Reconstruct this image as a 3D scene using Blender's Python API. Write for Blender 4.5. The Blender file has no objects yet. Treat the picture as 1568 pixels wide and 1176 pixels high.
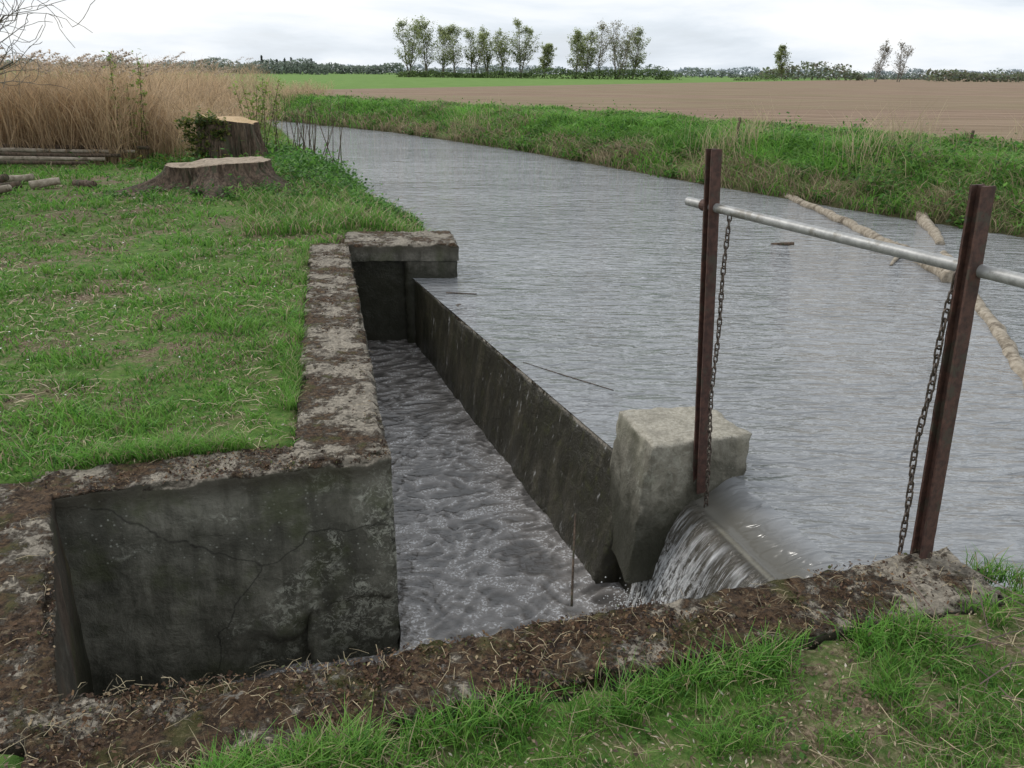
import bpy, math, random
import numpy as np
from mathutils import Matrix, Vector, noise
rng=np.random.default_rng(7); random.seed(7)
sc=bpy.context.scene
sc.view_settings.view_transform='Standard'
try: sc.view_settings.look='None'
except: pass
sc.view_settings.exposure=0

# ------------------------------------------------------------ node helpers
def new_mat(name):
    m=bpy.data.materials.new(name); m.use_nodes=True
    nt=m.node_tree; b=nt.nodes['Principled BSDF']
    return m,nt,b
def setin(nt,node,key,v):
    s=node.inputs[key]
    if isinstance(v,bpy.types.NodeSocket): nt.links.new(v,s)
    else: s.default_value=v
def mixc(nt,f,a,b,mode='MIX'):
    n=nt.nodes.new('ShaderNodeMix'); n.data_type='RGBA'; n.blend_type=mode
    for k,v in ((0,f),(6,a),(7,b)):
        if isinstance(v,tuple) and len(v)==3: v=(*v,1)
        setin(nt,n,k,v)
    return n.outputs[2]
def math_(nt,op,a,b=0.0,c=0.0,clamp=False):
    n=nt.nodes.new('ShaderNodeMath'); n.operation=op; n.use_clamp=clamp
    setin(nt,n,0,a); setin(nt,n,1,b); setin(nt,n,2,c); return n.outputs[0]
def ramp(nt,f,lo,hi,a=0.0,b=1.0):
    n=nt.nodes.new('ShaderNodeMapRange'); n.interpolation_type='SMOOTHSTEP'
    setin(nt,n,0,f); setin(nt,n,1,lo); setin(nt,n,2,hi); setin(nt,n,3,a); setin(nt,n,4,b); return n.outputs[0]
def pos(nt,scale=(1,1,1),rot=(0,0,0)):
    g=nt.nodes.new('ShaderNodeNewGeometry'); m=nt.nodes.new('ShaderNodeMapping')
    nt.links.new(g.outputs['Position'],m.inputs[0]); m.inputs['Scale'].default_value=scale; m.inputs['Rotation'].default_value=rot
    return m.outputs[0]
def nz(nt,vec,scale,detail=4,rough=.55,dist=0.0):
    n=nt.nodes.new('ShaderNodeTexNoise'); nt.links.new(vec,n.inputs['Vector'])
    n.inputs['Scale'].default_value=scale; n.inputs['Detail'].default_value=detail; n.inputs['Roughness'].default_value=rough
    n.inputs['Distortion'].default_value=dist; return n.outputs[0]
def vor(nt,vec,scale,feature='F1'):
    n=nt.nodes.new('ShaderNodeTexVoronoi'); n.feature=feature; nt.links.new(vec,n.inputs['Vector']); n.inputs['Scale'].default_value=scale
    return n.outputs[0]
def bump(nt,b,h,strength,dist,prev=None):
    n=nt.nodes.new('ShaderNodeBump'); setin(nt,n,'Height',h); n.inputs['Strength'].default_value=strength; n.inputs['Distance'].default_value=dist
    if prev is not None: nt.links.new(prev,n.inputs['Normal'])
    nt.links.new(n.outputs[0],b.inputs['Normal']); return n.outputs[0]
def sepxyz(nt,v):
    n=nt.nodes.new('ShaderNodeSeparateXYZ'); nt.links.new(v,n.inputs[0]); return n.outputs
def attr(nt,name):
    n=nt.nodes.new('ShaderNodeAttribute'); n.attribute_name=name; return n

# ------------------------------------------------------------ mesh helpers
def mesh_np(name,V,F,mat,col=None,smooth=False,obj=True,parent=None,extra=None):
    V=np.asarray(V,dtype=np.float32); F=np.asarray(F,dtype=np.int32)
    me=bpy.data.meshes.new(name); n=len(V); m,k=F.shape
    me.vertices.add(n); me.vertices.foreach_set('co',V.ravel())
    me.loops.add(m*k); me.loops.foreach_set('vertex_index',F.ravel())
    me.polygons.add(m); me.polygons.foreach_set('loop_start',np.arange(0,m*k,k,dtype=np.int32))
    me.polygons.foreach_set('use_smooth',np.full(m,smooth))
    me.update(calc_edges=True)
    if col is not None:
        a=me.attributes.new('Col','FLOAT_COLOR','POINT'); c=np.ones((n,4),dtype=np.float32); c[:,:3]=col; a.data.foreach_set('color',c.ravel())
    if extra:
        for kx,vx in extra.items():
            a=me.attributes.new(kx,'FLOAT','POINT'); a.data.foreach_set('value',np.asarray(vx,dtype=np.float32))
    if mat: me.materials.append(mat)
    if not obj: return me
    o=bpy.data.objects.new(name,me); sc.collection.objects.link(o)
    if parent: o.parent=parent
    return o
def h01(xi,yi,s): 
    v=np.sin(xi*127.1+yi*311.7+s*74.7)*43758.5453; return v-np.floor(v)
def vn(x,y,s=0):
    xi=np.floor(x);yi=np.floor(y);fx=x-xi;fy=y-yi;fx=fx*fx*(3-2*fx);fy=fy*fy*(3-2*fy)
    return (h01(xi,yi,s)*(1-fx)+h01(xi+1,yi,s)*fx)*(1-fy)+(h01(xi,yi+1,s)*(1-fx)+h01(xi+1,yi+1,s)*fx)*fy
def fbm(x,y,s=0,o=4):
    r=0;a=.5;t=0
    for i in range(o): r=r+a*vn(x*2**i,y*2**i,s+i*3.1); t+=a; a*=.5
    return r/t
def segd(X,Y,pts,closed=False):
    d=np.full(X.shape,1e9); n=len(pts)
    for i in range(n if closed else n-1):
        ax,ay=pts[i]; bx,by=pts[(i+1)%n]; dx=bx-ax;dy=by-ay
        t=np.clip(((X-ax)*dx+(Y-ay)*dy)/(dx*dx+dy*dy+1e-12),0,1)
        d=np.minimum(d,np.hypot(X-ax-t*dx,Y-ay-t*dy))
    return d
def inside(X,Y,poly):
    r=np.zeros(X.shape,bool); n=len(poly)
    for i in range(n):
        ax,ay=poly[i]; bx,by=poly[(i+1)%n]
        c=((ay>Y)!=(by>Y)); 
        with np.errstate(divide='ignore',invalid='ignore'): xx=(bx-ax)*(Y-ay)/(by-ay+1e-12)+ax
        r^=c&(X<xx)
    return r

# ------------------------------------------------------------ layout (metres)
WZ=-.36; LZ=-1.07
RIGHT=[(-120,108),(-45,68),(-19,47),(-10.3,36.7),(-4.3,30.1),(.2,23.2),(3.55,16.7),(5.39,13.3),(6.87,11),(9,7),(11,2),(13,-6)]
LEFT=[(5,-6),(4.5,0),(3,1.95),(1.95,2.5),(1.62,2.68),(1.33,2.62),(.93,3.85),(.6,4.25),(-1.12,8.56),(-1.0,8.75),(-.75,9.15),(-1.0,10),(-1.3,11.2),(-2.27,12.6),(-2.6,14),(-2.95,15.2),(-4.9,19.9),(-7.9,29),(-13,36),(-22,45),(-45,60),(-120,98)]
RIVER=RIGHT+LEFT
POND=[(-11.3,17),(-12.2,24),(-17,36),(-40,50),(-200,80),(-200,14),(-40,14),(-20,15)]
CHAN=[(-1.3,1.72),(-.32,1.88),(1.5,2.46),(1.2,3.6),(.8,4.1),(-1.0,8.75),(-1.87,8.6),(-.78,3.42),(-2.02,3.06)]
WALLS={'long':[(-.552,3.355),(-1.69,8.29),(-2.06,8.2),(-.965,3.235)],
 'cross':[(-1.95,2.935),(-.545,3.34),(-.62,3.60),(-2.03,3.17)],
 'left':[(-1.99,3.16),(-1.20,1.70),(-1.47,1.50),(-2.28,2.98)],
 'frontA':[(-1.33,1.815),(-.36,2.02),(-.27,1.71),(-1.2,1.48)],
 'frontB':[(-.40,2.005),(1.63,2.64),(1.70,2.33),(-.31,1.725)],
 'cap':[(-1.72,8.26),(-.559,8.353),(-.70,9.13),(-1.86,9.0)]}
def dR_(X,Y): return segd(X,Y,RIGHT)
def ground(X,Y):
    dR=dR_(X,Y); dL=segd(X,Y,LEFT); ins=inside(X,Y,RIVER)
    right=dR<dL; lvl=np.where(right,.28,0.0); w=np.where(right,2.4,np.where(Y<6,.22,.8))
    d=np.minimum(dR,dL)
    n=(fbm(X*.9,Y*.9,3)-.5); n2=(fbm(X*5,Y*5,9)-.5)
    amp=np.where(right,np.where(dR<7,.35,.05),.06)
    lvl=lvl+n*amp+n2*.025
    lvl=lvl+.16*np.exp(-(((X+4.4)/1.6)**2+((Y-12)/2.5)**2))
    t=np.clip(d/w,0,1); zl=WZ+(lvl-WZ)*(1-(1-t)**1.7)
    z=np.where(ins,np.maximum(WZ-d*1.0-.02,-1.3),zl)
    pi=inside(X,Y,POND); dp=segd(X,Y,POND,True)
    zp=np.where(pi,np.maximum(WZ-dp,-1.1),WZ+(z-WZ)*np.clip(dp/1.2,0,1)); z=np.where(ins,z,np.minimum(z,zp))
    for k,q in WALLS.items():
        near=(np.abs(X-q[0][0])<8)&(np.abs(Y-q[0][1])<8)
        m=near&(inside(X,Y,q)); z=np.where(m,np.minimum(z,-.07),z)
    z=np.where(inside(X,Y,CHAN),-1.6,z)
    return z

# ------------------------------------------------------------ materials
def grass_mat(name,trans=.35):
    m,nt,b=new_mat(name); c=attr(nt,'Col').outputs['Color']
    setin(nt,b,'Base Color',c); b.inputs['Roughness'].default_value=.55
    b.inputs['Specular IOR Level'].default_value=.25
    t=nt.nodes.new('ShaderNodeBsdfTranslucent'); nt.links.new(c,t.inputs[0])
    mx=nt.nodes.new('ShaderNodeMixShader'); mx.inputs[0].default_value=trans
    nt.links.new(b.outputs[0],mx.inputs[1]); nt.links.new(t.outputs[0],mx.inputs[2])
    nt.links.new(mx.outputs[0],nt.nodes['Material Output'].inputs[0]); return m
M_grass=grass_mat('grass_blades'); M_leaf=grass_mat('leaves',.45); M_litter=grass_mat('litter',.1)

m,nt,b=new_mat('ground'); M_ground=m
p=pos(nt); X=sepxyz(nt,p)
n1=nz(nt,p,1.3,6,.6); n2=nz(nt,p,14,6,.7); n3=nz(nt,p,60,4,.7)
soil=mixc(nt,ramp(nt,n3,.38,.65),(.09,.065,.04),(.28,.22,.15))
grs=mixc(nt,ramp(nt,n2,.35,.6),(.06,.13,.025),(.12,.20,.045))
near=mixc(nt,ramp(nt,math_(nt,'ADD',math_(nt,'MULTIPLY',n1,.6),math_(nt,'MULTIPLY',n2,.4)),.45,.59),grs,soil)
dr=attr(nt,'dr').outputs['Fac']; rs=attr(nt,'rs').outputs['Fac']
fn=nz(nt,p,.35,6,.6)
furrow=nz(nt,pos(nt,(.15,2.2,1),(0,0,-.5)),1.0,5,.6)
brown=mixc(nt,ramp(nt,furrow,.35,.65),(.185,.125,.085),(.31,.225,.16))
brown=mixc(nt,math_(nt,'MULTIPLY',ramp(nt,nz(nt,pos(nt,(.02,.12,1)),1,4,.5),.42,.62),.4),brown,(.22,.20,.105))
crop=mixc(nt,ramp(nt,fn,.35,.65),(.12,.215,.045),(.16,.26,.065))
lim=math_(nt,'ADD',math_(nt,'MULTIPLY',X[0],1.95),98.0)
lim=math_(nt,'ADD',lim,math_(nt,'MULTIPLY',fn,2.0))
isb=ramp(nt,math_(nt,'SUBTRACT',lim,X[1]),-1.0,1.0)
fieldc=mixc(nt,isb,crop,brown)
isf=math_(nt,'MULTIPLY',ramp(nt,math_(nt,'ADD',dr,math_(nt,'MULTIPLY',fn,1.5)),7.0,7.7),rs)
bankc=mixc(nt,ramp(nt,n2,.4,.62),(.065,.135,.028),(.18,.18,.08))
base=mixc(nt,rs,near,bankc); base=mixc(nt,isf,base,fieldc)
wet=ramp(nt,X[2],-.36,-.20,1.0,0.0)
base=mixc(nt,math_(nt,'MULTIPLY',wet,.8),base,(.06,.045,.028))
setin(nt,b,'Base Color',base); b.inputs['Roughness'].default_value=.95; b.inputs['Specular IOR Level'].default_value=.15
pr=bump(nt,b,n3,.6,.015); bump(nt,b,n2,.6,.05,pr)

def concrete(name,moss=.5,dark=.5,lich=.5,sidebase=((.125,.124,.10),(.25,.243,.20)),wetz=None,mossy_side=.45,crk=.6,lichx=None,drips=False,barex=None,topc=((.16,.14,.11),(.35,.31,.25)),wetc=(.024,.025,.016)):
    m,nt,b=new_mat(name); p=pos(nt); X=sepxyz(nt,p)
    g=nt.nodes.new('ShaderNodeNewGeometry'); nn=sepxyz(nt,g.outputs['Normal'])
    a=nz(nt,p,2.2,6,.65); c=nz(nt,p,9,6,.7,.3); f=nz(nt,p,45,5,.75); st=nz(nt,pos(nt,(5,5,.8)),1.4,5,.65)
    side=mixc(nt,ramp(nt,c,.3,.7),sidebase[0],sidebase[1])
    side=mixc(nt,math_(nt,'MULTIPLY',ramp(nt,a,.42,.62),.6),side,tuple(q*.45 for q in sidebase[0]))
    side=mixc(nt,math_(nt,'MULTIPLY',ramp(nt,st,.45,.62),dark),side,(.035,.034,.025))
    lsel=nz(nt,p,3.0,5,.6,.5)
    if lichx is not None: lsel=math_(nt,'ADD',lsel,ramp(nt,X[0],lichx[0],lichx[1],-.09,.075))
    lm=math_(nt,'MULTIPLY',ramp(nt,lsel,.49,.60),ramp(nt,nz(nt,p,24,8,.85,.8),.50,.55))
    side=mixc(nt,math_(nt,'MULTIPLY',lm,lich),side,(.42,.425,.36))
    sp=ramp(nt,vor(nt,p,34),.10,.2,1.0,0.0); side=mixc(nt,math_(nt,'MULTIPLY',math_(nt,'MULTIPLY',sp,ramp(nt,a,.48,.6)),lich*.7),side,(.42,.43,.38))
    side=mixc(nt,math_(nt,'MULTIPLY',ramp(nt,f,.55,.75),.5),side,(.05,.05,.04))
    side=mixc(nt,math_(nt,'MULTIPLY',ramp(nt,nz(nt,p,3.5,5,.65),.48,.66),mossy_side),side,(.075,.09,.032))
    pn=nt.nodes.new('ShaderNodeVectorMath'); pn.operation='ADD'; nt.links.new(p,pn.inputs[0])
    cn=nt.nodes.new('ShaderNodeTexNoise'); nt.links.new(p,cn.inputs['Vector']); cn.inputs['Scale'].default_value=2.2; cn.inputs['Detail'].default_value=5
    sc_=nt.nodes.new('ShaderNodeVectorMath'); sc_.operation='SCALE'; nt.links.new(cn.outputs[1],sc_.inputs[0]); sc_.inputs['Scale'].default_value=.35
    nt.links.new(sc_.outputs[0],pn.inputs[1])
    ck=vor(nt,pn.outputs[0],.8,'DISTANCE_TO_EDGE'); crack=math_(nt,'MULTIPLY',ramp(nt,ck,.0,.005,1.0,0.0),ramp(nt,a,.38,.50))
    side=mixc(nt,math_(nt,'MULTIPLY',crack,crk),side,(.012,.012,.01))
    side=mixc(nt,math_(nt,'MULTIPLY',ramp(nt,math_(nt,'ADD',X[2],math_(nt,'MULTIPLY',c,.16)),-.05,.07,0.0,.8),1.0 if moss>.3 else 0.0),side,(.035,.03,.02))
    if wetz is not None:
        wz=ramp(nt,math_(nt,'ADD',X[2],math_(nt,'MULTIPLY',c,.35)),wetz-.05+.15,wetz+.35+.15,1.0,0.0)
        side=mixc(nt,math_(nt,'MULTIPLY',wz,.88),side,wetc)
        setin(nt,b,'Roughness',ramp(nt,wz,0.0,1.0,.9,.32))
    else: b.inputs['Roughness'].default_value=.92
    if drips:
        side=mixc(nt,math_(nt,'MULTIPLY',ramp(nt,nz(nt,pos(nt,(9,9,.9)),1,5,.65),.48,.66),.6),side,(.085,.076,.054))
        side=mixc(nt,math_(nt,'MULTIPLY',ramp(nt,nz(nt,p,14,6,.75),.54,.66),.45),side,(.075,.078,.032))
        dv_=nz(nt,pos(nt,(26,26,1.3)),1,4,.6); d2=nz(nt,pos(nt,(40,40,14)),1,3,.6)
        dm=math_(nt,'MULTIPLY',ramp(nt,dv_,.60,.68),ramp(nt,d2,.5,.6)); side=mixc(nt,math_(nt,'MULTIPLY',dm,.7),side,(.42,.42,.42))
    conc=mixc(nt,ramp(nt,f,.35,.68),topc[0],topc[1])
    conc=mixc(nt,math_(nt,'MULTIPLY',ramp(nt,c,.45,.65),.5),conc,tuple(q*.55 for q in topc[0]))
    mo=mixc(nt,ramp(nt,nz(nt,p,38,6,.75),.38,.62),(.032,.019,.011),(.155,.095,.052))
    mo=mixc(nt,math_(nt,'MULTIPLY',ramp(nt,nz(nt,p,26,6,.75),.56,.64),.7),mo,(.34,.265,.165))
    mo=mixc(nt,math_(nt,'MULTIPLY',ramp(nt,nz(nt,p,6,4,.6),.52,.64),.55),mo,(.10,.115,.028))
    msel=math_(nt,'ADD',math_(nt,'MULTIPLY',nz(nt,p,3.2,4,.6),.55),math_(nt,'MULTIPLY',nz(nt,p,17,6,.75),.45))
    if barex is not None: msel=math_(nt,'SUBTRACT',msel,ramp(nt,X[0],barex[0],barex[1],0.0,.10))
    mf=ramp(nt,msel,.62-.24*moss,.69-.24*moss,0.0,1.0)
    top=mixc(nt,mf,conc,mo)
    top=mixc(nt,math_(nt,'MULTIPLY',ramp(nt,nz(nt,p,7,5,.7,.4),.64,.67),.55),top,(.44,.42,.37))
    up=ramp(nt,math_(nt,'ADD',nn[2],math_(nt,'MULTIPLY',math_(nt,'SUBTRACT',f,.5),.5)),.45,.75)
    fin=mixc(nt,up,side,top); setin(nt,b,'Base Color',fin); b.inputs['Specular IOR Level'].default_value=.3
    pr=bump(nt,b,f,.5,.008); pr=bump(nt,b,c,.6,.03,pr); pr=bump(nt,b,math_(nt,'MULTIPLY',math_(nt,'MULTIPLY',mf,up),nz(nt,p,38,6,.75)),1.0,.04,pr)
    bump(nt,b,crack,-.4,.01,pr)
    return m
M_wall=concrete('mossy_concrete',.60,.55,.85,wetz=-1.08,lichx=(-1.6,-.6))
M_wallf=concrete('mossy_concrete_front',.84,.6,.4,wetz=-1.0,barex=(.7,1.4))
M_walll=concrete('mossy_concrete_pit_side',.80,.8,.1,((.05,.035,.025),(.12,.09,.065)),wetz=-.6)
M_pier=concrete('pier_concrete',.02,.40,.35,((.20,.185,.145),(.36,.34,.28)),wetz=-.54,crk=.0,mossy_side=.2,topc=((.27,.25,.20),(.44,.41,.345)))
M_cap=concrete('cap_concrete',.55,.6,.3,((.12,.11,.09),(.24,.225,.19)),wetz=-.28,crk=.2)
M_weir=concrete('wet_weir_concrete',.5,.8,.0,((.028,.025,.019),(.07,.063,.048)),wetz=.3,mossy_side=.7,crk=0,drips=True,wetc=(.031,.029,.021))

def water(name,base,rough,sc1,st,dist,rot,foam=0,asp=.30,dd=.6,cm=1.0,det=4,ior=1.42):
    m,nt,b=new_mat(name)
    v=pos(nt,(sc1*asp,sc1,1),(0,0,rot)); a=nz(nt,v,1,det,.5,dd); v2=pos(nt,(sc1*1.3,sc1*2.6,1),(0,0,rot+.35)); c=nz(nt,v2,1,2,.5,.2)
    d=nz(nt,pos(nt,(sc1*.10,sc1*.26,1),(0,0,rot-.25)),1,3,.5,.8)
    bigp=nz(nt,pos(nt,(.25,.6,1)),1,3,.5)
    col=mixc(nt,ramp(nt,bigp,.35,.65),base,tuple(x*1.15 for x in base))
    if cm:
        col=mixc(nt,math_(nt,'MULTIPLY',ramp(nt,a,.5,.7),.35*cm),col,tuple(min(.9,x*1.7) for x in base))
        col=mixc(nt,math_(nt,'MULTIPLY',ramp(nt,math_(nt,'SUBTRACT',1.0,a),.5,.68),.40*cm),col,tuple(x*.5 for x in base))
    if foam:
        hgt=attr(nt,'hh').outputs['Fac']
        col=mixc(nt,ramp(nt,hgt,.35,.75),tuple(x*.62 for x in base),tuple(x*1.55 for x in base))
        fo=math_(nt,'MULTIPLY',ramp(nt,hgt,.60,.76),ramp(nt,nz(nt,pos(nt,(60,60,1)),1,3,.6),.50,.60)); col=mixc(nt,math_(nt,'MULTIPLY',fo,foam),col,(.66,.66,.67))  # crest specks: foam plus sky highlights painted into the water colour
    setin(nt,b,'Base Color',col); b.inputs['Roughness'].default_value=rough; b.inputs['IOR'].default_value=ior
    amp=ramp(nt,bigp,.3,.7,.55,1.35)
    h=math_(nt,'MULTIPLY',math_(nt,'ADD',math_(nt,'ADD',a,math_(nt,'MULTIPLY',c,.25)),math_(nt,'MULTIPLY',d,1.3)),amp)
    bump(nt,b,h,st,dist); return m
M_river=water('river_water',(.215,.222,.230),.03,12,1.0,.055,.45,cm=.55,det=2,ior=1.5)
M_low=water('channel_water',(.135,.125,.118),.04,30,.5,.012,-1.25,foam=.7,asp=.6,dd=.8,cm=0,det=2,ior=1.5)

def simple(name,c1,c2,scale=20,rough=.8,b1=.5,bd=.01,metal=0.0,stretch=(1,1,1),c3=None):
    m,nt,b=new_mat(name); p=pos(nt,stretch); a=nz(nt,p,scale,6,.7); col=mixc(nt,ramp(nt,a,.35,.65),c1,c2)
    if c3: col=mixc(nt,ramp(nt,nz(nt,p,scale*.35,5,.7),.52,.62),col,c3)
    setin(nt,b,'Base Color',col); b.inputs['Roughness'].default_value=rough; b.inputs['Metallic'].default_value=metal
    bump(nt,b,a,b1,bd); return m
M_rust=simple('rusty_steel',(.045,.022,.017),(.10,.048,.035),35,.75,.5,.004,.0,c3=(.06,.048,.034))
M_galv=simple('galvanised_pipe',(.28,.28,.275),(.40,.40,.39),30,.5,.3,.002,.3,c3=(.22,.21,.19))
M_chain=simple('chain_steel',(.06,.045,.035),(.15,.12,.10),60,.55,.4,.002,.5)
M_bark=simple('bark',(.05,.034,.023),(.17,.12,.085),9,.95,1.0,.04,0,(3,3,.6),c3=(.07,.07,.04))
M_trunk=simple('trunk_bark',(.13,.11,.09),(.21,.19,.155),3,.95,.5,.03)
M_cut=simple('cut_wood',(.24,.185,.13),(.40,.32,.23),25,.85,.5,.01,c3=(.18,.14,.095))
M_cut2=simple('fresh_cut_wood',(.42,.28,.14),(.58,.42,.24),25,.85,.5,.01,c3=(.44,.31,.18))
M_log=simple('weathered_log',(.20,.165,.12),(.38,.33,.26),14,.9,.8,.01,0,c3=(.12,.095,.065))

# ------------------------------------------------------------ ground
def axis(lo,hi,fine_lo,fine_hi,st,g=1.055,maxstep=60):
    a=list(np.arange(fine_lo,fine_hi+1e-6,st)); s=st; x=a[-1]
    while x<hi: s=min(s*g,maxstep); x+=s; a.append(x)
    s=st; x=a[0]; L=[]
    while x>lo: s=min(s*g,maxstep); x-=s; L.append(x)
    return np.array(L[::-1]+a)
xs=axis(-1400,1400,-3.2,3.2,.045); ys=axis(-60,2200,.8,9.6,.045,1.035)
GX,GY=np.meshgrid(xs,ys); Xf=GX.ravel();Yf=GY.ravel(); Zf=ground(Xf,Yf)
nx,ny=len(xs),len(ys); I=np.arange(nx*ny).reshape(ny,nx)
F=np.stack([I[:-1,:-1],I[:-1,1:],I[1:,1:],I[1:,:-1]],-1).reshape(-1,4)
dRv=dR_(Xf,Yf); dLv=segd(Xf,Yf,LEFT); rsv=(dRv<dLv).astype(float)
mesh_np('ground',np.stack([Xf,Yf,Zf],-1),F,M_ground,smooth=True,extra={'dr':np.minimum(dRv,200),'rs':rsv})

# ------------------------------------------------------------ water
UPS=.26
def ngon(name,pts,z,mat):
    me=bpy.data.meshes.new(name); me.from_pydata([(x,y,z) for x,y in pts],[],[list(range(len(pts)))]); me.materials.append(mat)
    o=bpy.data.objects.new(name,me); sc.collection.objects.link(o); return o
ngon('river_water',[(1.36+UPS*.952,2.5+UPS*.305),(1.65,-50),(500,-50),(500,500),(-500,500),(-500,9.5),(-1.8,9.5),(-1.8,8.75),(-1.05,8.62),(-1.13,8.56),(.585,4.247),(.9,4.1),(.95+UPS*.952,3.85+UPS*.305)][::-1],WZ,M_river)
# rippled, moving water in the channel (real relief)
cxs=np.arange(-2.1,1.35,.014); cys=np.arange(1.75,8.8,.014); CX,CY=np.meshgrid(cxs,cys)
ca,sa=math.cos(.30),math.sin(.30); Uc=CX*ca+CY*sa; Vc=-CX*sa+CY*ca      # V runs up the channel
wx=(fbm(CX*1.6,CY*1.6,101,3)-.5)*.9; wy=(fbm(CX*1.6+9,CY*1.6,103,3)-.5)*.9
r1=1-np.abs(2*vn((Uc+wx)*7+Vc*3.0,(Vc+wy)*13,105)-1); r2=1-np.abs(2*vn((Uc+wx)*8-Vc*5.0,(Vc-wy)*14,106)-1)
r3=fbm((Uc+wx)*17,(Vc+wy)*27,107,2)
hm=.40*r1+.34*r2+.30*r3; hm=(hm-hm.min())/(hm.max()-hm.min())
turb=np.exp(-(((CX-.55)/.55)**2+((CY-3.2)/.75)**2))
zc_=LZ+(hm-.5)*(.020+.030*turb)+(fbm(CX*2.2,CY*2.2,110,2)-.5)*.02
I=np.arange(CX.size).reshape(CX.shape); F=np.stack([I[:-1,:-1],I[:-1,1:],I[1:,1:],I[1:,:-1]],-1).reshape(-1,4)
cenx=(CX[:-1,:-1]).ravel(); ceny=(CY[:-1,:-1]).ravel(); kp=segd(cenx,ceny,CHAN,True)<.12; kp|=inside(cenx,ceny,CHAN)
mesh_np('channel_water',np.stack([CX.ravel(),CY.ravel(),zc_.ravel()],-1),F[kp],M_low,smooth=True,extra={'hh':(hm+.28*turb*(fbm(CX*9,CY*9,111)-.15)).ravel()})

# ------------------------------------------------------------ concrete prisms
def prism(name,top,zt,zb,mat,bot=None,res=.045,amp=.012,er=.02,seed=0,parent=None,fn=None,topn=.0):
    bot=bot or top
    T=[Vector((top[i][0],top[i][1],zt)) for i in range(4)]; B=[Vector((bot[i][0],bot[i][1],zb)) for i in range(4)]
    L=max((T[0]-T[1]).length,(T[2]-T[3]).length); W=max((T[1]-T[2]).length,(T[0]-T[3]).length); H=abs(zt-zb)
    nu,nv,nw=[max(2,int(round(q/res))) for q in (L,W,H)]
    vid={};V=[];F=[]
    so=Vector((seed*3.7,seed*1.3,seed*2.1))
    def vert(i,j,k):
        key=(i,j,k)
        if key in vid: return vid[key]
        u=i/nu;v=j/nv;w=k/nw
        pt=(T[0]*(1-u)+T[1]*u)*(1-v)+(T[3]*(1-u)+T[2]*u)*v
        pb=(B[0]*(1-u)+B[1]*u)*(1-v)+(B[3]*(1-u)+B[2]*u)*v
        p=pb*(1-w)+pt*w
        c=Vector(((T[0]+T[1]+T[2]+T[3])/4)); 
        e=(i in(0,nu))+(j in(0,nv))+(k==nw)
        d=noise.noise_vector((p+so)*3)*amp+noise.noise_vector((p+so)*11)*amp*.6
        q0=(T[0]*(1-u)+T[1]*u+T[3]*(1-u)+T[2]*u)/2
        if k==nw and topn: d.z+=noise.noise((p+so)*18)*topn+noise.noise((p+so)*45)*topn*.8
        if e>=2:
            n=max(0,.35+noise.noise((p+so)*4)*1.1+noise.noise((p+so)*14)*.9)*er
            if k==nw: d.z-=n
            if j in(0,nv): dd=(q0-pt); dd.z=0; d+=dd.normalized()*n
            if i in(0,nu): dd=(c-pt); dd.z=0; d+=dd.normalized()*n
        if fn and j==0:
            dd=(q0-pt); dd.z=0; d+=dd.normalized()*fn(p,u)
        p=p+d; vid[key]=len(V); V.append(p[:]); return vid[key]
    for i in range(nu):
        for j in range(nv): F.append((vert(i,j,nw),vert(i+1,j,nw),vert(i+1,j+1,nw),vert(i,j+1,nw)))
        for k in range(nw):
            F.append((vert(i,0,k),vert(i+1,0,k),vert(i+1,0,k+1),vert(i,0,k+1)))
            F.append((vert(i,nv,k+1),vert(i+1,nv,k+1),vert(i+1,nv,k),vert(i,nv,k)))
    for j in range(nv):
        for k in range(nw):
            F.append((vert(0,j,k+1),vert(0,j+1,k+1),vert(0,j+1,k),vert(0,j,k)))
            F.append((vert(nu,j,k),vert(nu,j+1,k),vert(nu,j+1,k+1),vert(nu,j,k+1)))
    return mesh_np(name,V,F,mat,smooth=True,parent=parent)
root=bpy.data.objects.new('concrete_sluice_channel',None); sc.collection.objects.link(root)
def spall(p,u):
    edge=-.80+.07*math.sin(u*9)+noise.noise(p*5)*.09+noise.noise(p*16)*.03
    s=0
    if u>.40: s=.085*min(1,(u-.40)/.40)*min(1,max(0,(edge-p.z)/.05+.5))*(1+.6*noise.noise(p*9))
    return s+max(0,noise.noise(p*2.2)-.2)*.03
prism('long_side_wall',WALLS['long'],.022,-1.6,M_wall,seed=1,parent=root,er=.035,res=.032,topn=.010)
prism('cross_wall',WALLS['cross'],.012,-1.6,M_wall,seed=2,parent=root,res=.024,er=.035,fn=spall,topn=.010)
prism('pit_side_wall',WALLS['left'],.010,-1.6,M_walll,seed=3,parent=root,er=.035,res=.026,topn=.014)
prism('front_wall_west',WALLS['frontA'],-.005,-1.6,M_wallf,seed=4,parent=root,er=.04,res=.022,topn=.016)
prism('front_wall_east',WALLS['frontB'],.018,-1.6,M_wallf,seed=5,parent=root,er=.035,res=.022,topn=.014)
prism('head_slab',WALLS['cap'],.0,-.17,M_cap,seed=6,parent=root,er=.025,res=.035,topn=.008)
prism('head_pier',[(-1.13,8.34),(-.575,8.375),(-.72,9.1),(-1.2,9.05)],-.15,-1.6,M_cap,seed=7,parent=root)
prism('head_wall',[(-1.75,8.40),(-1.10,8.46),(-1.15,9.0),(-1.8,8.95)],-.16,-1.6,M_cap,seed=8,parent=root)
prism('weir',[(.70,3.99),(-1.10,8.54),(-.90,8.62),(.90,4.07)],WZ-.012,-1.6,M_weir,bot=[(.34,3.9),(-1.10,8.47),(-.9,8.62),(.90,4.07)],seed=9,parent=root,er=.010,amp=.016)
prism('gate_sill',[(.95,3.84),(1.36,2.56),(1.47,2.60),(1.07,3.88)],WZ-.13,-1.6,M_weir,seed=10,parent=root,er=.01,amp=.005)
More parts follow.
